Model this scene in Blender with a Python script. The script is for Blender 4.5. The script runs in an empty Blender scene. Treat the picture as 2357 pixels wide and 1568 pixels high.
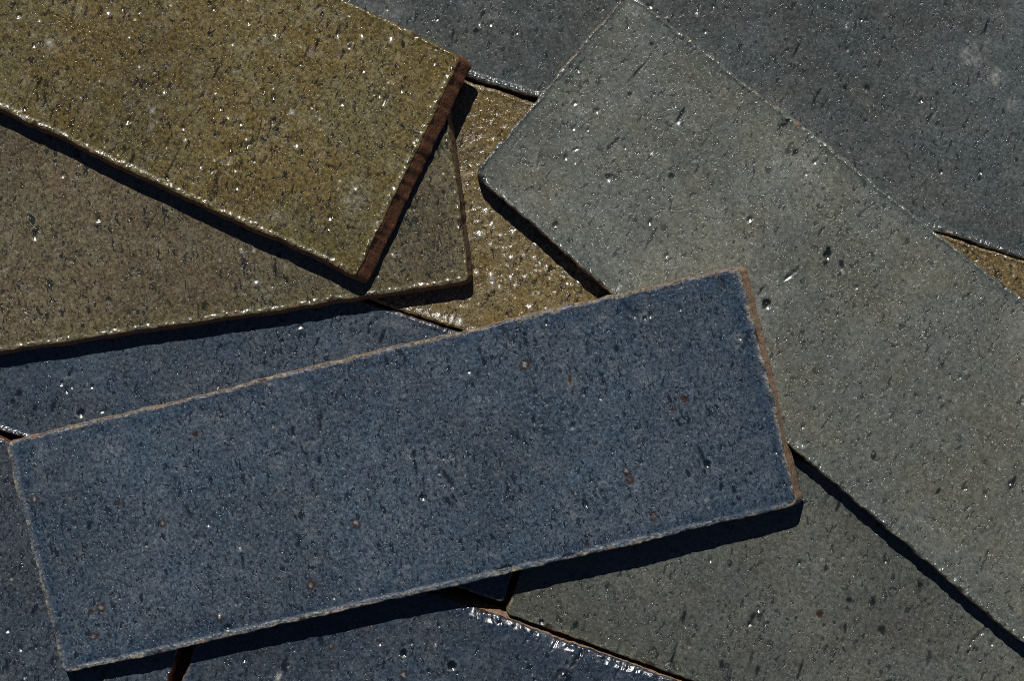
import bpy, math
import numpy as np

# ------------------------------------------------------------------ camera, sky, sun, exposure
SC = bpy.context.scene
COL = SC.collection
PXW, PXH = 2357.0, 1568.0        # pixel grid the photograph was measured on
S = 8.7                          # measured pixels per millimetre on the lower layer of tiles
CAMH = 900.0                     # camera height above that layer, mm
SUN_EL = math.radians(55)
SUN_DIR = (-0.26, 0.966)        # horizontal direction towards the sun

cam = bpy.data.cameras.new('camera')
cam.sensor_width = 36.0
cam.lens = 36.0 * CAMH / (PXW / S)
cam.clip_start, cam.clip_end = 0.05, 50.0
camo = bpy.data.objects.new('camera', cam)
COL.objects.link(camo)
camo.location = (0, 0, CAMH / 1000)
SC.camera = camo

world = bpy.data.worlds.new('World')
SC.world = world
world.use_nodes = True
wn = world.node_tree.nodes
bg = wn['Background']
sky = wn.new('ShaderNodeTexSky')
sky.sky_type = 'NISHITA'
sky.sun_disc = False
sky.sun_elevation = SUN_EL
sky.sun_rotation = math.atan2(SUN_DIR[0], SUN_DIR[1])
sky.altitude = 3000
sky.air_density = 0.7
sky.dust_density = 0.3
world.node_tree.links.new(sky.outputs[0], bg.inputs[0])
bg.inputs[1].default_value = 0.05

sun = bpy.data.lights.new('sun', 'SUN')
sun.energy = 5.0
sun.angle = math.radians(0.53)
sun.color = (1.0, 0.95, 0.88)
suno = bpy.data.objects.new('sun', sun)
COL.objects.link(suno)
from mathutils import Vector
_l = math.hypot(*SUN_DIR)
tosun = Vector((SUN_DIR[0] / _l * math.cos(SUN_EL), SUN_DIR[1] / _l * math.cos(SUN_EL), math.sin(SUN_EL)))
suno.rotation_euler = tosun.to_track_quat('Z', 'Y').to_euler()
suno.location = tosun * 2

SC.view_settings.view_transform = 'Standard'
SC.view_settings.look = 'None'
SC.view_settings.exposure = -0.3
SC.view_settings.gamma = 1.0
SC.view_settings.use_curve_mapping = False
SC.cycles.use_denoising = False
SC.cycles.filter_width = 1.0

# ------------------------------------------------------------------ helpers
def world_xy(px, py, z):
    """pixel -> mm on the horizontal plane at height z (mm)"""
    k = 1 - z / CAMH
    return (px - PXW / 2) / S * k, -(py - PXH / 2) / S * k


class Noise2:
    """smooth value noise on a wrapped random lattice"""
    def __init__(self, seed):
        self.t = np.random.default_rng(seed).random((256, 256)) * 2 - 1

    def __call__(self, x, y):
        xi, yi = np.floor(x).astype(int), np.floor(y).astype(int)
        fx, fy = x - xi, y - yi
        fx = fx * fx * (3 - 2 * fx)
        fy = fy * fy * (3 - 2 * fy)
        t = self.t
        a = t[xi % 256, yi % 256]; b = t[(xi + 1) % 256, yi % 256]
        c = t[xi % 256, (yi + 1) % 256]; d = t[(xi + 1) % 256, (yi + 1) % 256]
        return (a * (1 - fx) + b * fx) * (1 - fy) + (c * (1 - fx) + d * fx) * fy


def smooth(e0, e1, x):
    t = np.clip((x - e0) / (e1 - e0), 0, 1)
    return t * t * (3 - 2 * t)


def make_mesh(name, verts, quads, mat, parent, attrs=None, ngon=None):
    me = bpy.data.meshes.new(name)
    nv, nq = len(verts), len(quads)
    nl = nq * 4 + (len(ngon) if ngon is not None else 0)
    npoly = nq + (1 if ngon is not None else 0)
    me.vertices.add(nv)
    me.vertices.foreach_set('co', np.ascontiguousarray(verts, dtype=np.float32).ravel())
    me.loops.add(nl)
    me.polygons.add(npoly)
    li = quads.ravel()
    ls = np.arange(nq) * 4
    if ngon is not None:
        li = np.concatenate([li, ngon]); ls = np.concatenate([ls, [nq * 4]])
    me.loops.foreach_set('vertex_index', li.astype(np.int32))
    me.polygons.foreach_set('loop_start', ls.astype(np.int32))
    me.polygons.foreach_set('use_smooth', np.ones(npoly, dtype=bool))
    me.update(calc_edges=True)
    for k, v in (attrs or {}).items():
        if v.ndim == 2:
            a = me.attributes.new(k, 'FLOAT_VECTOR', 'POINT')
            a.data.foreach_set('vector', v.astype(np.float32).ravel())
        else:
            a = me.attributes.new(k, 'FLOAT', 'POINT')
            a.data.foreach_set('value', v.astype(np.float32))
    me.materials.append(mat)
    ob = bpy.data.objects.new(name, me)
    COL.objects.link(ob)
    ob.parent = parent
    return ob


# ------------------------------------------------------------------ materials
class NT:
    def __init__(self, mat):
        mat.use_nodes = True
        self.t = mat.node_tree
        self.n = self.t.nodes
        self.b = self.n['Principled BSDF']

    def link(self, a, b):
        self.t.links.new(a, b)

    def setin(self, sock, v):
        if isinstance(v, bpy.types.NodeSocket):
            self.link(v, sock)
        elif isinstance(v, (tuple, list)) and sock.type == 'RGBA' and len(v) == 3:
            sock.default_value = (*v, 1)
        else:
            sock.default_value = v

    def attr(self, name, vec=False):
        a = self.n.new('ShaderNodeAttribute'); a.attribute_name = name
        return a.outputs['Vector'] if vec else a.outputs['Fac']

    def mapping(self, v, scale=(1, 1, 1), loc=(0, 0, 0), rot=(0, 0, 0)):
        m = self.n.new('ShaderNodeMapping')
        self.link(v, m.inputs['Vector'])
        m.inputs['Scale'].default_value = scale
        m.inputs['Location'].default_value = loc
        m.inputs['Rotation'].default_value = rot
        return m.outputs[0]

    def noise(self, v, scale, detail=2, rough=.5, dist=0.0):
        x = self.n.new('ShaderNodeTexNoise')
        self.link(v, x.inputs['Vector'])
        x.inputs['Scale'].default_value = scale
        x.inputs['Detail'].default_value = detail
        x.inputs['Roughness'].default_value = rough
        x.inputs['Distortion'].default_value = dist
        return x.outputs['Fac']

    def voro(self, v, scale):
        x = self.n.new('ShaderNodeTexVoronoi')
        self.link(v, x.inputs['Vector'])
        x.inputs['Scale'].default_value = scale
        return x.outputs['Distance'], x.outputs['Color']

    def math(self, op, a, b=0.0, c=0.0, clamp=False):
        m = self.n.new('ShaderNodeMath'); m.operation = op; m.use_clamp = clamp
        for i, v in enumerate((a, b, c)):
            self.setin(m.inputs[i], v)
        return m.outputs[0]

    def ramp(self, v, a, b, lo=0.0, hi=1.0):
        m = self.n.new('ShaderNodeMapRange')
        m.interpolation_type = 'SMOOTHSTEP'
        self.setin(m.inputs['Value'], v)
        m.inputs['From Min'].default_value = a; m.inputs['From Max'].default_value = b
        m.inputs['To Min'].default_value = lo; m.inputs['To Max'].default_value = hi
        return m.outputs['Result']

    def mix(self, f, a, b, blend='MIX'):
        m = self.n.new('ShaderNodeMix'); m.data_type = 'RGBA'; m.blend_type = blend
        self.setin(m.inputs['Factor'], f)
        self.setin(m.inputs[6], a)
        self.setin(m.inputs[7], b)
        return m.outputs[2]

    def gray(self, v):
        c = self.n.new('ShaderNodeCombineColor')
        for i in range(3):
            self.setin(c.inputs[i], v)
        return c.outputs[0]

    def bump(self, h, strength=1.0, dist=0.001):
        b = self.n.new('ShaderNodeBump')
        b.inputs['Strength'].default_value = strength
        b.inputs['Distance'].default_value = dist
        self.link(h, b.inputs['Height'])
        return b.outputs[0]


def glaze_material(name, seed, c0, c1, dark, light, pool, poolamt, rim, rimamt, rimw=1.1,
                   rough=.19, relief=.02, glints=.5, rimrough=.19, rimbump=.34, rimgloss=.04, speck=1.0, mot=1.15, pit=.05, clay=(.20, .09, .045)):
    """speckled, slightly pitted ceramic glaze; positions in tile millimetres"""
    m = bpy.data.materials.new(name)
    q = NT(m)
    off = (seed * 37.7, seed * 91.3, seed * 5.1)
    p = q.mapping(q.attr('tilepos', True), loc=off)
    ps = q.mapping(p, scale=(1.35, .72, 1))            # brushed along the short side
    d = q.attr('rim')
    big = q.noise(p, .045, 3, .55)
    mid = q.noise(p, .22, 4, .6)
    fine = q.noise(p, .95, 4, .72, .5)
    fine2 = q.noise(ps, 2.3, 2, .6)
    col = q.mix(q.ramp(q.math('ADD', q.math('MULTIPLY', big, .6), q.math('MULTIPLY', q.noise(q.mapping(p, loc=(5, 77, 1)), .13, 3, .6), .4)), .40, .60), c0, c1)
    col = q.mix(q.ramp(mid, .5, .75, 0, .40), col, light)
    col = q.mix(1.0, col, q.gray(q.ramp(q.noise(q.mapping(p, loc=(91, 3, 2)), .022, 2, .5), .35, .65, .86, 1.16)), 'MULTIPLY')  # broad random tone drift, painted in for uneven sky reflection
    # fine mottling of the glaze
    v = q.math('MULTIPLY', q.ramp(fine, .3, .7, 1 - .48 * mot, 1 + .5 * mot), q.ramp(fine2, .25, .75, 1 - .28 * mot, 1 + .26 * mot))
    col = q.mix(1.0, col, q.gray(v), 'MULTIPLY')
    # pooled, purer glaze in a band inside the edge
    pd = q.math('ADD', d, q.math('MULTIPLY', q.math('SUBTRACT', mid, .5), 6.0))
    col = q.mix(q.ramp(pd, .8, 6.5, poolamt, 0.0), col, q.mix(1.0, pool, q.gray(v), 'MULTIPLY'))
    # dark specks of two sizes, a little drawn out
    clus = q.math('MULTIPLY', q.math('SUBTRACT', q.noise(q.mapping(p, loc=(13, 57, 8)), .09, 3, .6), .5), .16)
    s1 = q.ramp(q.math('ADD', q.noise(ps, .55, 3, .6, .5), clus), .600, .638)
    s2 = q.ramp(q.math('ADD', q.noise(ps, 1.15, 2, .5, .4), clus), .61, .65)
    dens = q.ramp(mid, .3, .6, .7, 1.0)
    s = q.math('MULTIPLY', q.math('MAXIMUM', q.math('MULTIPLY', s1, .97 * min(1, .35 + .65 * speck)), q.math('MULTIPLY', s2, .85 * speck * speck)), dens)
    col = q.mix(s, col, dark)
    # pale flecks
    s3 = q.ramp(q.noise(q.mapping(p, loc=(40, 11, 3)), 1.6, 2, .5), .655, .70, 0, .6)
    col = q.mix(s3, col, tuple(min(1, x * 2.4) for x in light))
    # rim where the glaze ran thin: pale and broken, clay showing in places
    rn = q.noise(p, .9, 4, .7)
    rw = q.math('ADD', d, q.math('MULTIPLY', q.math('SUBTRACT', rn, .5), 3.4))
    rw = q.math('ADD', rw, q.math('MULTIPLY', q.math('SUBTRACT', mid, .45), 2.6))
    worn = q.ramp(rw, rimw * .3, rimw * 1.5, rimamt, 0)
    worn = q.math('MULTIPLY', worn, q.ramp(q.noise(p, .16, 4, .7), .40, .57, .08, 1.0))
    col = q.mix(worn, col, q.mix(1.0, rim, q.gray(q.ramp(fine, .32, .68, .12, 1.75)), 'MULTIPLY'))
    chip = q.math('MULTIPLY', q.ramp(q.noise(p, .28, 4, .7), .55, .66), q.ramp(rw, .2, .8, 1, 0))
    col = q.mix(chip, col, clay)
    col = q.mix(q.attr('pale'), col, q.mix(1.0, (.30, .31, .29), q.gray(v), 'MULTIPLY'))
    col = q.mix(q.attr('dark'), col, tuple(x * .7 for x in dark))
    col = q.mix(q.attr('rust'), col, q.mix(fine, (.010, .007, .005), (.055, .030, .018)))
    q.link(col, q.b.inputs['Base Color'])
    # small bubbles and pinholes in the glaze
    vd, vc = q.voro(p, .30)
    sep = q.n.new('ShaderNodeSeparateColor'); q.link(vc, sep.inputs[0])
    rad = q.ramp(sep.outputs[0], 1 - glints, 1.0, .0001, .14)
    dome = q.math('SUBTRACT', 1.0, q.math('DIVIDE', vd, rad), clamp=True)
    dome = q.math('MULTIPLY', q.math('SMOOTH_MIN', dome, .8, .4), q.math('SUBTRACT', sep.outputs[1], .35))
    h = q.math('MULTIPLY', dome, .30)
    h = q.math('ADD', h, q.math('MULTIPLY', fine, relief * 1.7))
    h = q.math('ADD', h, q.math('MULTIPLY', q.noise(ps, 2.6, 1, .5), relief * .5))
    h = q.math('ADD', h, q.math('MULTIPLY', mid, relief * 5))
    h = q.math('SUBTRACT', h, q.math('MULTIPLY', s1, pit))
    h = q.math('SUBTRACT', h, q.math('MULTIPLY', s2, pit * .25))
    edge = q.math('MULTIPLY', q.ramp(d, .8, 2.0, 1, 0), rimbump)
    h = q.math('ADD', h, q.math('MULTIPLY', q.noise(p, 1.25, 1, .5), edge))
    q.link(q.bump(h), q.b.inputs['Normal'])
    r = q.math('ADD', q.ramp(mid, .3, .7, rough * .7, rough * 1.4), q.math('MULTIPLY', worn, rimrough))
    r = q.math('ADD', r, q.math('MULTIPLY', chip, .5))
    r = q.math('ADD', r, q.ramp(d, 1.4, 2.6, rimgloss, 0))
    q.link(r, q.b.inputs['Roughness'])
    q.b.inputs['IOR'].default_value = 1.6
    return m


def clay_material(name, seed, c0, c1):
    """fired clay body with saw and press marks"""
    m = bpy.data.materials.new(name)
    q = NT(m)
    p = q.mapping(q.attr('tilepos', True), loc=(seed * 17.7, seed * 3.3, seed))
    n = q.noise(p, .35, 4, .65)
    f = q.noise(p, 1.6, 4, .7)
    st = q.noise(q.mapping(p, scale=(.18, 1.6, 1)), 1.0, 3, .6)
    col = q.mix(q.ramp(n, .35, .65), c0, c1)
    col = q.mix(1.0, col, q.gray(q.ramp(f, .3, .7, .35, 1.6)), 'MULTIPLY')
    col = q.mix(q.ramp(f, .58, .66, 0, .8), col, tuple(x * .25 for x in c0))
    q.link(col, q.b.inputs['Base Color'])
    h = q.math('ADD', q.math('MULTIPLY', f, .34), q.math('MULTIPLY', st, .05))
    q.link(q.bump(h), q.b.inputs['Normal'])
    q.b.inputs['Roughness'].default_value = .85
    return m


# ------------------------------------------------------------------ the ground below the tiles
def ground():
    m = bpy.data.materials.new('dark_red_earth')
    q = NT(m)
    tc = q.n.new('ShaderNodeTexCoord')
    p = q.mapping(tc.outputs['Object'], scale=(1000, 1000, 1000))
    n = q.noise(p, .08, 4, .6); f = q.noise(p, .8, 5, .7)
    col = q.mix(n, (.055, .022, .012), (.10, .05, .03))
    col = q.mix(1.0, col, q.gray(q.ramp(f, .2, .8, .5, 1.5)), 'MULTIPLY')
    q.link(col, q.b.inputs['Base Color'])
    q.b.inputs['Roughness'].default_value = .95
    q.link(q.bump(q.math('MULTIPLY', f, .8)), q.b.inputs['Normal'])
    n = 120
    g = np.linspace(-600, 600, n)
    X, Y = np.meshgrid(g, g, indexing='ij')
    nz = Noise2(5)
    Z = GROUND_Z + .15 * nz(X / 9, Y / 9) + .1 * nz(X / 3.1, Y / 3.1) - .25
    v = np.stack([X, Y, Z], -1).reshape(-1, 3) / 1000
    i = np.arange(n * n).reshape(n, n)
    quads = np.stack([i[:-1, :-1], i[1:, :-1], i[1:, 1:], i[:-1, 1:]], -1).reshape(-1, 4)
    o = make_mesh('ground', v, quads, m, None)
    o['kind'] = 'structure'


GROUND_Z = -8.0
ground()


# ------------------------------------------------------------------ tiles
def spaced(length, fine_lo, fine_hi, step):
    """grid positions 0..length: dense at both borders, `step` between fine_lo and fine_hi, coarse outside"""
    b = [0, .1, .2, .3, .42, .55, .7, .86, 1.03, 1.22, 1.45, 1.7]
    pts = list(b)
    x = b[-1]
    while x < length - 1.7 - step:
        st = step if fine_lo - 2 <= x <= fine_hi + 2 else 1.6
        x += st
        pts.append(x)
    pts = [t for t in pts if t < length - 1.7 - .12]
    pts += [length - t for t in reversed(b)]
    return np.array(pts)


def tile(name, label, group, quad, ztop, thick, glaze, clay, seed, flare=(.5, .5, .5, .5),
         lip=.12, corner=1.6, wob=.22, bow=(0, 0, 0, 0), droop=0.0, feats=(), npits=190, nblobs=40, step=.36,
         edge_r=.55, chamfer=(0, 0, 0, 0), rim_blobs=(0, 0, 0, 0), nicks=9):
    """quad: TL, TR, BR, BL corners of the glazed face (pixels); ztop: their heights (mm).
    flare: how far the clay body spreads beyond the face at its foot on the top/right/bottom/left sides."""
    rng = np.random.default_rng(seed)
    n1, n2, n3 = Noise2(seed * 7 + 1), Noise2(seed * 7 + 2), Noise2(seed * 7 + 3)
    P = np.array([[*world_xy(*quad[i], ztop[i]), ztop[i]] for i in range(4)])
    L = .5 * (np.linalg.norm(P[1] - P[0]) + np.linalg.norm(P[2] - P[3]))
    W = .5 * (np.linalg.norm(P[3] - P[0]) + np.linalg.norm(P[2] - P[1]))
    # which stretch of the long side lies in or near the frame
    tt = np.linspace(0, 1, 200)
    ins = []
    for t in tt:
        for s in (0, .25, .5, .75, 1):
            a = P[0] * (1 - t) + P[1] * t
            b = P[3] * (1 - t) + P[2] * t
            c = a * (1 - s) + b * s
            if abs(c[0]) < PXW / 2 / S + 4 and abs(c[1]) < PXH / 2 / S + 4:
                ins.append(t)
    lo, hi = min(ins) * L, max(ins) * L
    us = spaced(L, lo, hi, step)
    vs = spaced(W, 0, W, step)
    U, V = np.meshgrid(us, vs, indexing='ij')
    nu, nv = U.shape
    # rounded corners: rows close to a long side are shortened
    rr = corner
    dv = np.minimum(V, W - V)
    sh = np.where(dv < rr, rr - np.sqrt(np.maximum(rr * rr - (rr - dv) ** 2, 0)), 0)
    U = sh + U * (L - 2 * sh) / L
    # distance to the rounded-rectangle outline
    qx = np.abs(U - L / 2) - (L / 2 - rr)
    qy = np.abs(V - W / 2) - (W / 2 - rr)
    sd = np.hypot(np.maximum(qx, 0), np.maximum(qy, 0)) + np.minimum(np.maximum(qx, qy), 0) - rr
    D = np.maximum(-sd, 0)
    TU, TV = U.copy(), V.copy()              # texture position stays on the true rectangle
    # hand-cut outline: slow waves, small nicks
    fall = np.exp(-D / 2.2)
    def wv(k):
        return (wob * 1.5 * n1(U / 17 + k, V / 17) + wob * n2(U / 3.4, V / 3.4 + k)
                + wob * .7 * n3(U / 1.1 + k, V / 1.1))
    wl = np.exp(-U / 3) - np.exp(-(L - U) / 3)
    wt = np.exp(-V / 3) - np.exp(-(W - V) / 3)
    U2 = U + (wv(3.3) + .5 * wob) * fall * wl
    V2 = V + (wv(9.7) + .5 * wob) * fall * wt
    # bowed sides (mm outward at mid-length) : top, right, bottom, left
    tu, tv = U2 / L, V2 / W
    V2 = V2 - bow[0] * 4 * tu * (1 - tu) * (1 - tv) + bow[2] * 4 * tu * (1 - tu) * tv
    U2 = U2 + bow[1] * 4 * tv * (1 - tv) * tu - bow[3] * 4 * tv * (1 - tv) * (1 - tu)
    tu, tv = (U2 / L)[..., None], (V2 / W)[..., None]
    Q = (P[0] * (1 - tu) + P[1] * tu) * (1 - tv) + (P[3] * (1 - tu) + P[2] * tu) * tv
    sag = droop * np.clip(tu[..., 0], 0, 1) ** 6 * np.clip(tv[..., 0], 0, 1) ** 3
    Q[..., 2] -= sag
    # pixel position of each grid point, for the marks measured on the photograph
    kk = 1 / (1 - Q[..., 2] / CAMH)
    PX = Q[..., 0] * kk * S + PXW / 2
    PY = -Q[..., 1] * kk * S + PXH / 2
    # relief of the glazed face, mm
    H = .10 * n1(TU / 14, TV / 14) + .05 * n2(TU / 4.5, TV / 4.5) + .012 * n3(TU / 1.3, TV / 1.3)
    er = edge_r * (1 + .45 * n2(TU / 1.9, TV / 1.9) + .3 * n1(TU / 6, TV / 6))
    er = np.maximum(er, .15)
    H -= np.where(D < er, er - np.sqrt(np.maximum(er * er - (er - D) ** 2, 0)), 0) * .9
    lw = .75 + .25 * n1(TU / 5 + 9, TV / 5)
    la = lip * np.maximum(0, .75 + 1.1 * n2(TU / 2.2 + 5, TV / 2.2) + .9 * n3(TU / .9, TV / .9) + .6 * n1(TU / 9, TV / 9 + 4))
    H += la * np.exp(-((D - lw) / .42) ** 2)
    for side, w in enumerate(chamfer):
        if w:
            ds = (TV, L - TU, W - TV, TU)[side]
            ww = w * (1 + .3 * n1(TU / 6, TV / 6) + .12 * n2(TU / 1.6, TV / 1.6))
            H -= .27 * np.maximum(0, ww - ds)
            H += np.clip((ww - ds) / w, 0, 1) * (.025 * n3(TU / .95 + 7, TV / 3) + .03 * n2(TU / 2.1 + 3, TV / 4))
            ph = TU / 2.9 + .7 * n2(TU / 4.1, TV / 3) + .12 * n3(TU / 1.3, TV / .8)
            fr_ = ph - np.floor(ph)                   # lumpy run of glaze: low facets leaning along the edge
            H += smooth(-.1, .5, ww - ds) * smooth(-.35, .25, n1(TU / 5 + 2, TV / 20)) * (.40 + .15 * n2(TU / 3, TV / 9)) * np.where(fr_ < .72, fr_ / .72, (1 - fr_) / .28)
    dark = np.zeros_like(H); rust = np.zeros_like(H); pale = np.zeros_like(H)

    def local(cu, cv, ru, rv, ang=0.0):
        m = (np.abs(TU - cu) < 4 * max(ru, rv)) & (np.abs(TV - cv) < 4 * max(ru, rv))
        x, y = TU[m] - cu, TV[m] - cv
        c, s = math.cos(ang), math.sin(ang)
        return m, np.hypot((c * x + s * y) / ru, (-s * x + c * y) / rv)

    centres = [(rng.uniform(lo, hi), rng.uniform(3, W - 3)) for _ in range(14)]
    for _ in range(npits):                              # pinholes drawn out along the brush direction
        cu, cv = rng.uniform(lo, hi), rng.uniform(1.5, W - 1.5)
        if rng.random() < .55:                          # pits gather in loose clusters
            c0 = centres[rng.integers(0, len(centres))]
            cu, cv = c0[0] + rng.normal(0, 4.5), np.clip(c0[1] + rng.normal(0, 4.5), 1.2, W - 1.2)
        r = rng.uniform(.22, .42) if rng.random() < .75 else rng.uniform(.42, .7)
        st = rng.uniform(1, 1.8) if rng.random() < .8 else rng.uniform(2.5, 6)
        m, e = local(cu, cv, r, r * st, rng.normal(0, .25))
        e = e + .35 * n3(TU[m] * 1.4, TV[m] * 1.4)
        dp = rng.uniform(.25, .5) * r
        H[m] += dp * (.45 * np.exp(-((e - 1.5) / .4) ** 2) - np.exp(-e ** 2))
        dark[m] = np.maximum(dark[m], rng.uniform(.4, .9) * smooth(1.25, .5, e))
    for _ in range(nblobs):                             # burst bubbles and crumbs fused to the glaze
        cu, cv = rng.uniform(lo, hi), rng.uniform(1.5, W - 1.5)
        r = rng.uniform(.28, .5)
        m, e = local(cu, cv, r, r * rng.uniform(.8, 1.4), rng.uniform(0, 3))
        H[m] += rng.uniform(.36, .46) * r * np.exp(-e ** 2)
    for side, cnt in enumerate(rim_blobs):              # beads of glaze along an edge
        for _ in range(cnt):
            dd = .45 + abs(rng.normal(0, .55))
            cu = rng.uniform(lo, hi) if side in (0, 2) else (L - dd if side == 1 else dd)
            cv = rng.uniform(1, W - 1) if side in (1, 3) else (dd if side == 0 else W - dd)
            r = rng.uniform(.2, .42)
            m, e = local(cu, cv, r, r * rng.uniform(.8, 1.3), rng.uniform(0, 3))
            H[m] += rng.uniform(.38, .55) * r * np.exp(-e ** 2)
    for _ in range(nicks):                              # glaze flaked off the edge, clay showing
        side = rng.integers(0, 4)
        dd = rng.uniform(-.2, .3)
        cu = rng.uniform(lo, hi) if side in (0, 2) else (L - dd if side == 1 else dd)
        cv = rng.uniform(1, W - 1) if side in (1, 3) else (dd if side == 0 else W - dd)
        r = rng.uniform(.35, 1.0)
        m, e = local(cu, cv, r * rng.uniform(1, 2), r, 0 if side in (0, 2) else 1.57)
        e = e + .5 * n3(TU[m] * 1.7, TV[m] * 1.7)
        H[m] -= .45 * r * smooth(1.1, .5, e)
        rust[m] = np.maximum(rust[m], .85 * smooth(1.1, .7, e))
    for f in feats:                                     # marks, glints and sheens seen on the photograph: kind, x, y, radius[, length, angle]
        kind, fx, fy, fr = f[:4]
        ln = f[4] if len(f) > 4 else 1.0
        an = f[5] if len(f) > 5 else 0.0
        m = np.hypot(PX - fx, PY - fy) < 4 * fr * max(ln, 1)
        if not m.any():
            continue
        c, s = math.cos(an), math.sin(an)
        x, y = PX[m] - fx, PY[m] - fy
        e = np.hypot((c * x + s * y) / fr, (-s * x + c * y) / (fr * ln)) + .28 * n3(PX[m] / 5, PY[m] / 5)
        if kind == 'rust':
            rust[m] = np.maximum(rust[m], smooth(1.15, .65, e)); H[m] -= .12 * np.exp(-e ** 2)
        elif kind == 'ring':
            rust[m] = np.maximum(rust[m], smooth(.45, .12, np.abs(e - .75)) * .9)
            pale[m] = np.maximum(pale[m], smooth(.6, .25, e) * .45); H[m] += .14 * np.exp(-(e / .6) ** 2)
        elif kind == 'pit':
            dark[m] = np.maximum(dark[m], smooth(1.1, .75, e)); H[m] -= .30 * np.exp(-e ** 4)
            H[m] += .10 * np.exp(-((e - 1.25) / .22) ** 2)
            pale[m] = np.maximum(pale[m], .10 * np.exp(-((e - 1.3) / .3) ** 2))
        elif kind == 'dark':
            dark[m] = np.maximum(dark[m], .92 * smooth(1.15, .6, e)); H[m] -= .10 * np.exp(-e ** 2)
        elif kind == 'pale':
            pale[m] = np.maximum(pale[m], .8 * smooth(1.2, .3, e))
        elif kind in ('haze', 'sheen_smudge'):
            pale[m] = np.maximum(pale[m], (.55 if kind == 'sheen_smudge' else .26) * smooth(1.4, .1, e) * (.5 + .5 * n3(PX[m] / 6, PY[m] / 6)))  # broad sheen painted in as soft pale colour, with whitish smudges
        elif kind == 'blob':
            H[m] += .42 * fr / S * np.exp(-e ** 2); pale[m] = np.maximum(pale[m], .4 * smooth(1, .4, e))  # glint: a small dome, with a pale highlight painted on it
        elif kind == 'nick':
            dark[m] = np.maximum(dark[m], .8 * smooth(1.2, .7, e)); H[m] -= .5 * smooth(1.2, .5, e)
    Q[..., 2] += H
    base = np.array([P[:, 0].mean(), P[:, 1].mean(), P[:, 2].min() - thick])
    root = bpy.data.objects.new(name, None)
    root.empty_display_size = .02
    COL.objects.link(root)
    root.location = base / 1000
    root['label'] = label
    root['category'] = 'tile'
    if group:
        root['group'] = group
    idx = np.arange(nu * nv).reshape(nu, nv)
    quads = np.stack([idx[:-1, :-1], idx[:-1, 1:], idx[1:, 1:], idx[1:, :-1]], -1).reshape(-1, 4)
    tp = np.stack([TU, TV, np.zeros_like(TU)], -1).reshape(-1, 3)
    make_mesh('glazed_face', (Q.reshape(-1, 3) - base) / 1000, quads, glaze, root,
              dict(tilepos=tp, rim=D.ravel(), dark=dark.ravel(), rust=rust.ravel(), pale=pale.ravel()))

    # clay body: skirt from the outline down, then the underside
    loop = np.concatenate([idx[:, 0], idx[-1, 1:], idx[-2::-1, -1], idx[0, -2:0:-1]])
    ring = Q.reshape(-1, 3)[loop]
    U0, V0 = TU.ravel()[loop], TV.ravel()[loop]
    nl = len(loop)
    # outward share of each side
    wT, wB = smooth(2.0, .2, V0), smooth(2.0, .2, W - V0)
    wL, wR = smooth(2.0, .2, U0), smooth(2.0, .2, L - U0)
    eu = (P[1] - P[0])[:2] / np.linalg.norm((P[1] - P[0])[:2])
    ev = (P[3] - P[0])[:2] / np.linalg.norm((P[3] - P[0])[:2])
    out = (-ev[None] * (wT * flare[0])[:, None] + ev[None] * (wB * flare[2])[:, None]
           + eu[None] * (wR * flare[1])[:, None] - eu[None] * (wL * flare[3])[:, None])
    per = np.concatenate([[0], np.cumsum(np.linalg.norm(np.diff(ring[:, :2], axis=0), axis=1))])
    dirn = (-ev[None] * wT[:, None] + ev[None] * wB[:, None] + eu[None] * wR[:, None] - eu[None] * wL[:, None])
    rows, tps = [], []
    fr = np.array([0, .05, .12, .22, .35, .5, .65, .8, .92, 1.0])
    for j, k in enumerate(fr):
        r = ring.copy()
        rough_n = .07 * n2(per / 1.7, np.full(nl, k * thick / 1.7 + 3)) + .10 * n1(per / 6, np.full(nl, k * thick / 3))
        prof = k if k < 1 else .97
        r[:, :2] += out * prof + dirn * (rough_n * smooth(0, .12, k))[:, None] if j else 0
        r[:, 2] -= k * thick
        if j == 0:
            r[:, :2] -= dirn * .04
            r[:, 2] -= .02
        rows.append(r)
        tps.append(np.stack([per, np.full(nl, k * thick), np.zeros(nl)], -1))
    Vt = np.concatenate(rows)
    a = np.arange(nl); b = (a + 1) % nl
    qs = []
    for j in range(len(fr) - 1):
        qs.append(np.stack([a + j * nl, b + j * nl, b + (j + 1) * nl, a + (j + 1) * nl], -1))
    qs = np.concatenate(qs)[:, ::-1]
    # orientation: loop runs along the top side first; make the faces look outward
    v0, v1, v3 = Vt[qs[0, 0]], Vt[qs[0, 1]], Vt[qs[0, 3]]
    nrm = np.cross(v1 - v0, v3 - v0)
    cen = Vt.mean(0)
    if np.dot(nrm[:2], (v0 - cen)[:2]) < 0:
        qs = qs[:, ::-1]
    ng = (a + (len(fr) - 1) * nl)
    make_mesh('clay_body', (Vt - base) / 1000, qs, clay, root, dict(tilepos=np.concatenate(tps)), ngon=ng)
    return root


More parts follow.
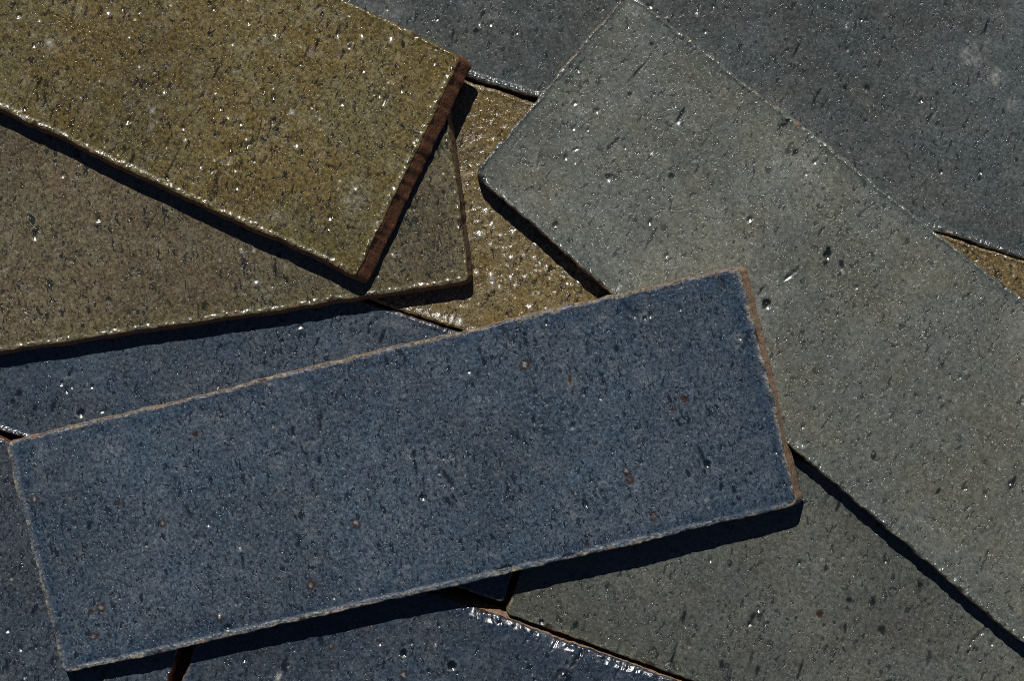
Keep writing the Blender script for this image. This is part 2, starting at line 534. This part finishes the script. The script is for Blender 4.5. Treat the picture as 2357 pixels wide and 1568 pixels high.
# glazes -----------------------------------------------------------
NAVY = (.005, .010, .018)
g_mustard = glaze_material('mustard_olive_glaze', 1, (.095, .071, .025), (.094, .080, .035), (.010, .008, .003),
                           (.18, .155, .085), (.105, .085, .022), .35, (.26, .22, .12), .22, rough=.19, relief=.020, glints=.2,
                           rimbump=.15, mot=1.3, pit=.08)
g_greybrown = glaze_material('grey_olive_glaze', 2, (.090, .071, .043), (.090, .079, .048), (.010, .013, .010),
                             (.14, .13, .09), (.085, .076, .030), .45, (.26, .22, .12), .2, rough=.19, relief=.013, glints=.12,
                             rimbump=.11, mot=1.2)
g_gold = glaze_material('golden_brown_glaze', 3, (.110, .080, .030), (.106, .085, .040), (.016, .011, .004),
                        (.21, .165, .085), (.115, .092, .045), .3, (.3, .25, .15), .3, rough=.20, relief=.062, glints=.8,
                        rimgloss=.08)
g_sage = glaze_material('grey_green_glaze', 4, (.104, .115, .103), (.108, .111, .090), (.008, .013, .014),
                        (.155, .165, .145), (.062, .078, .074), .5, (.24, .22, .15), .4, rough=.19, relief=.009, glints=.10,
                        rimw=.7, speck=.55, mot=.75)
g_slate = glaze_material('dark_slate_glaze', 5, (.055, .066, .067), (.060, .067, .062), (.005, .010, .013),
                         (.088, .10, .105), (.040, .056, .068), .3, (.22, .21, .15), .4, rough=.19, relief=.009, glints=.10,
                         rimw=.6, speck=.7, mot=.85)
g_blue = glaze_material('slate_blue_glaze', 6, (.040, .060, .083), (.047, .062, .081), NAVY,
                        (.098, .114, .132), (.022, .040, .068), .8, (.22, .195, .14), .85, rimw=.88, rimgloss=.22, rough=.22,
                        relief=.013, glints=.12, rimrough=.5, rimbump=.2, mot=1.25, pit=.055)
g_blue2 = glaze_material('blue_grey_glaze', 7, (.038, .057, .080), (.048, .059, .075), NAVY,
                         (.08, .098, .12), (.030, .048, .074), .5, (.22, .20, .15), .35, rough=.19, relief=.011, glints=.12)
g_olivegreen = glaze_material('dull_green_grey_glaze', 8, (.074, .082, .074), (.080, .082, .070), (.006, .011, .012),
                              (.115, .122, .10), (.056, .064, .048), .5, (.22, .19, .11), .5, rough=.19, relief=.010,
                              glints=.10, rimw=.8, rimbump=.15, speck=.65, mot=.85)
g_navy = glaze_material('deep_blue_grey_glaze', 9, (.031, .046, .066), (.040, .049, .061), NAVY,
                        (.072, .086, .105), (.017, .032, .058), .6, (.22, .19, .15), .2, rough=.20, relief=.011, glints=.12,
                        rimgloss=.04, rimbump=.12)
g_steel = glaze_material('steel_blue_glaze', 10, (.036, .052, .070), (.045, .055, .068), NAVY,
                         (.078, .092, .115), (.030, .046, .068), .4, (.22, .19, .13), .45, rough=.19, relief=.011, glints=.1)
c_red = clay_material('red_brown_clay', 1, (.15, .055, .021), (.23, .09, .038))
c_tan = clay_material('tan_clay', 2, (.28, .175, .105), (.34, .225, .145))
c_umber = clay_material('umber_clay', 3, (.17, .10, .055), (.22, .14, .08))

LOW = 'rectangular tiles of the lower layer'
UP = 'rectangular tiles lying loose across the lower layer'
T = 6.2

# lower layer --------------------------------------------------------
tile('glazed_tile', 'dark slate glazed tile along the top, partly hidden under the grey-green tile', LOW,
     [(960, -497), (2598, 42), (2410, 614), (770, 73)], (0, 0, 0, 0), T, g_slate, c_umber, 11,
     flare=(.3, .3, .4, .3), lip=.10, rim_blobs=(0, 0, 150, 0), feats=[
        ('sheen_smudge', 2235, 130, 30, .8, .6), ('sheen_smudge', 2290, 175, 22), ('sheen_smudge', 2330, 240, 16), ('haze', 900, 20, 40), ('blob', 1950, 65, 5), ('blob', 1990, 135, 4),
        ('blob', 1106, 62, 5), ('dark', 1095, 70, 7), ('dark', 1995, 200, 8, 1.3), ('blob', 1994, 212, 4), ('blob', 1998, 243, 4),
        ('dark', 1945, 200, 5, 2, .4), ('dark', 1880, 220, 3.5, 8, .5), ('dark', 1835, 110, 3.5, 7, .45), ('dark', 2140, 270, 4, 4, .5),
        ('blob', 1605, 35, 6), ('blob', 2070, 270, 4), ('dark', 2270, 60, 4, 6, .3), ('blob', 2227, 95, 4)])
tile('glazed_tile', 'golden brown sparkling tile in the gap left of the grey-green tile', LOW,
     [(972, 153), (2580, 670), (2409, 1196), (800, 675)], (-1.2, -1.0, -1.2, -.2), T, g_gold, c_umber, 12,
     flare=(.3, .3, .3, .3), lip=.16, rim_blobs=(60, 0, 170, 0), npits=60, nblobs=1100, feats=[
        ('pale', 1131, 640, 9), ('blob', 1131, 636, 7), ('blob', 1105, 545, 9), ('blob', 1120, 490, 8), ('blob', 1098, 632, 6),
        ('blob', 1220, 712, 8), ('blob', 1180, 540, 7), ('dark', 1290, 580, 3, 6, .2), ('blob', 1040, 738, 8), ('blob', 1010, 728, 7), ('blob', 985, 722, 6), ('blob', 1060, 744, 9), ('blob', 1025, 733, 6), ('blob', 1330, 655, 6), ('blob', 1265, 590, 6), ('blob', 1300, 640, 5)]
     + [('blob', 1130 + 260 * a, 500 + 190 * b, 2.6 + 3.2 * c) for a, b, c in np.random.default_rng(3).random((110, 3))])
tile('glazed_tile', 'blue-grey tile showing between the brown-olive tile and the long blue tile', LOW,
     [(-268, 310), (1341, 861), (1160, 1391), (-449, 839)], (0, .1, -.3, 0), T, g_blue2, c_red, 13,
     flare=(.3, .4, .4, .3), lip=.05, rim_blobs=(110, 0, 0, 0), chamfer=(1.2, 0, 0, 0), feats=[
        ('pit', 185, 950, 9, 1.2, .2), ('dark', 162, 858, 4, 5, .35), ('blob', 156, 872, 4), ('dark', 45, 905, 10, .8),
        ('dark', 30, 925, 7), ('dark', 80, 940, 6, 1.6), ('dark', 262, 905, 5), ('haze', 920, 745, 40, .5, .3),
        ('dark', 880, 775, 5, 5, .4)])
tile('glazed_tile', 'dull green-grey tile in the lower right corner under the grey-green tile', LOW,
     [(1355, 880), (2953, 1458), (2760, 1989), (1162, 1412)], (.5, .3, 0, .1), T + .2, g_olivegreen, c_umber, 14,
     flare=(.3, .3, .3, .3), lip=.02, wob=.16, feats=[
        ('rust', 1888, 1413, 9), ('dark', 2008, 1385, 8, 1.4), ('dark', 2118, 1347, 9, 1), ('dark', 1573, 1420, 6, 3, .25),
        ('dark', 2030, 1450, 10, 1.3, -.3), ('pit', 1245, 1432, 7), ('dark', 1325, 1440, 7, 1.6, .5), ('dark', 1930, 1160, 5, 4, .3),
        ('blob', 1890, 1290, 5), ('blob', 1945, 1182, 5), ('blob', 1398, 1412, 4), ('dark', 1660, 1530, 7, 1.7, .2),
        ('dark', 1550, 1510, 3.5, 8, .3), ('dark', 1842, 1540, 3.5, 9, .3), ('dark', 1955, 1380, 7), ('dark', 1680, 1300, 7, 1.4)])
tile('glazed_tile', 'blue tile in the lower left corner beneath the long blue tile', LOW,
     [(-1099, 640), (513, 1180), (345, 1714), (-1267, 1174)], (-.2, -.1, 0, 0), T - .1, g_steel, c_red, 15,
     flare=(.4, .5, .3, .3), lip=.10, feats=[('haze', 15, 1560, 14), ('dark', 120, 1530, 5), ('pale', 28, 1335, 5)])
tile('glazed_tile', 'deep blue tile at the bottom edge with a bright sparkling upper rim', LOW,
     [(550, 1203), (2150, 1779), (1960, 2306), (360, 1730)], (-.3, -.3, 0, 0), T - .3, g_navy, c_tan, 16,
     flare=(1.8, .4, .3, .5), rim_blobs=(90, 0, 0, 12), lip=.04, edge_r=.5, step=.26, chamfer=(2.7, 0, 0, 0), feats=[
        ('rust', 843, 1437, 9), ('pit', 1040, 1533, 11), ('pit', 928, 1503, 9), ('blob', 1003, 1488, 5), ('ring', 930, 1555, 10),
        ('dark', 655, 1530, 7, 3, .2), ('pale', 640, 1560, 8, 2, .3), ('ring', 762, 1490, 7)])

# upper layers -------------------------------------------------------
tile('glazed_tile', 'brown-olive tile at the left, wedged under the mustard tile', UP,
     [(-671, 361), (1010, 112), (1083, 648), (-598, 901)], (6.6, 6.3, 6.3, 6.5), 6.1, g_greybrown, c_umber, 21,
     flare=(.3, 1.1, .8, .3), rim_blobs=(0, 55, 75, 0), lip=.03, wob=.14, corner=2.2, feats=[
        ('dark', 634, 620, 4.5, 6, -.05), ('blob', 632, 590, 4), ('dark', 250, 688, 9), ('haze', 555, 583, 14), ('blob', 556, 580, 6),
        ('blob', 585, 578, 5), ('blob', 590, 656, 7), ('haze', 590, 657, 8), ('dark', 620, 720, 3, 4), ('dark', 205, 715, 5, 2),
        ('blob', 507, 600, 5), ('blob', 905, 590, 5), ('dark', 1008, 345, 4, 6, -.3)])
tile('glazed_tile', 'large grey-green tile at the right, under the corner of the blue tile', UP,
     [(1443, -25), (2790, 1029), (2410, 1528), (1088, 399)], (6.6, 7.8, 7.9, 8.0), 7.2, g_sage, c_umber, 22,
     flare=(.3, .3, .1, .3), lip=.12, rim_blobs=(90, 0, 170, 40), wob=.3, corner=2.4, bow=(.1, 0, .6, 0), npits=190, feats=[
        ('pit', 1764, 698, 13), ('dark', 1752, 668, 3.5, 6, .65), ('haze', 1768, 700, 40), ('pit', 1905, 583, 9, 1.5, .3),
        ('blob', 1940, 628, 6), ('dark', 1938, 608, 7, 1.5), ('blob', 1503, 358, 6), ('dark', 1566, 265, 5, 5, .5), ('blob', 1563, 290, 5),
        ('dark', 1410, 330, 5, 5, .8), ('blob', 1404, 422, 6), ('dark', 1400, 405, 8), ('dark', 1900, 605, 8), ('dark', 1470, 160, 3, 12, .75),
        ('dark', 2010, 1050, 7, 2, .1), ('blob', 2010, 1048, 5), ('dark', 1830, 350, 8, 1), ('dark', 1805, 285, 4.5, 5, .9),
        ('blob', 1703, 395, 4), ('blob', 2225, 858, 4), ('haze', 1470, 20, 30), ('haze', 1520, 590, 30, 2, -.9), ('haze', 1190, 480, 30, 2.5, -.8),
        ('dark', 1545, 405, 8), ('dark', 2330, 1110, 7, 3, .5), ('dark', 2160, 1130, 5, 2, .5), ('blob', 1425, 668, 6),
        ('nick', 1106, 412, 11), ('blob', 1838, 1022, 6), ('blob', 1165, 462, 6), ('blob', 1182, 480, 5), ('blob', 1214, 512, 5), ('blob', 1240, 522, 7), ('blob', 1262, 548, 5), ('blob', 1312, 580, 6), ('blob', 1320, 592, 5), ('blob', 1290, 585, 5), ('blob', 1849, 1030, 7), ('dark', 1450, 215, 7), ('dark', 1500, 100, 6)])
tile('glazed_tile', 'mustard olive tile at the upper left with a red-brown clay end', UP,
     [(-456, -635), (1062, 130), (822, 637), (-713, -94)], (13.2, 14.2, 14.9, 13.6), 5.5, g_mustard, c_red, 23,
     flare=(.3, 3.3, .9, .3), rim_blobs=(90, 75, 75, 0), lip=.05, wob=.22, bow=(0, 0, .5, 0), nblobs=90, feats=[
        ('dark', 398, 372, 3.5, 14, .45), ('blob', 427, 325, 5), ('pit', 385, 408, 6), ('dark', 498, 165, 3.5, 8, .5), ('blob', 684, 342, 7),
        ('blob', 634, 88, 7), ('haze', 615, 95, 18), ('blob', 900, 96, 7), ('blob', 835, 88, 6), ('blob', 808, 102, 6), ('haze', 113, 98, 18),
        ('pale', 113, 98, 7), ('haze', 297, 240, 16), ('haze', 347, 250, 15), ('pale', 350, 255, 7), ('blob', 378, 218, 5),
        ('pale', 672, 258, 8), ('haze', 725, 270, 16), ('haze', 820, 455, 40), ('blob', 820, 440, 6), ('dark', 705, 120, 3, 6, .4),
        ('dark', 728, 105, 3, 6, .3), ('haze', 715, 118, 14), ('blob', 250, 35, 6), ('dark', 90, 190, 4, 4, .5), ('dark', 305, 365, 4, 4, .3),
        ('pale', 55, 270, 8), ('haze', 345, 295, 12, 2, .5), ('haze', 640, 495, 25), ('blob', 462, 390, 5), ('blob', 568, 325, 5)])
tile('glazed_tile', 'long blue tile lying on top across the middle, pale worn rim', UP,
     [(10, 1021), (1703, 613), (1842, 1165), (146, 1555)], (6.6, 13.6, 12.2, 6.4), 5.8, g_blue, c_tan, 24,
     flare=(.3, 2.2, .3, .2), lip=.03, wob=.2, corner=1.8, bow=(.6, 0, .3, 0), droop=2.8, npits=300, nblobs=30, feats=[
        ('ring', 1208, 838, 12), ('rust', 1575, 918, 10), ('rust', 1548, 944, 6), ('blob', 1572, 927, 4), ('rust', 1312, 873, 5, 2.6, -.1),
        ('dark', 1318, 900, 4, 3), ('haze', 1312, 885, 16, 1.6), ('dark', 952, 1045, 7, 1.5), ('dark', 957, 1075, 3.5, 7, -.2), ('haze', 945, 1050, 16),
        ('ring', 1442, 1085, 9), ('ring', 1450, 1105, 10), ('pit', 1628, 1068, 9), ('blob', 1629, 1067, 4), ('ring', 820, 1205, 11),
        ('ring', 717, 1347, 11), ('ring', 215, 1467, 9), ('ring', 233, 1400, 10), ('rust', 210, 1408, 7), ('ring', 1505, 1190, 8, 1.5),
        ('blob', 553, 1268, 7), ('dark', 558, 1290, 4, 5, -.15), ('dark', 118, 1263, 3.5, 6, -.15), ('blob', 114, 1245, 4), ('ring', 375, 1205, 8),
        ('blob', 505, 1423, 6), ('ring', 505, 1423, 8), ('nick', 525, 1444, 11, .6, -.3), ('blob', 1080, 862, 5), ('dark', 1080, 855, 6),
        ('rust', 605, 876, 12, .5), ('blob', 592, 879, 6), ('blob', 620, 887, 5), ('haze', 1483, 735, 18), ('pit', 1483, 732, 5),
        ('rust', 450, 1000, 8), ('ring', 80, 1150, 9), ('rust', 272, 1158, 6), ('dark', 205, 1210, 6, 2), ('blob', 265, 1375, 5),
        ('ring', 1325, 1137, 7), ('dark', 455, 1433, 6), ('rust', 440, 1450, 6), ('blob', 1706, 787, 6), ('haze', 1700, 780, 18),
        ('nick', 1160, 1309, 18, .35, -.25), ('blob', 1150, 1306, 5), ('nick', 1310, 1280, 14, .45, -.2), ('rust', 1350, 1253, 6), ('pit', 1695, 1085, 5),
        ('blob', 1695, 622, 6), ('blob', 1688, 626, 5), ('dark', 1100, 860, 4, 3), ('dark', 1585, 970, 5, 2), ('dark', 1660, 1120, 6, 2),
        ('dark', 1690, 1130, 7), ('dark', 1210, 790, 6, 2), ('dark', 1420, 800, 8, 1), ('haze', 1625, 1150, 10), ('dark', 735, 1060, 5, 2.5)])
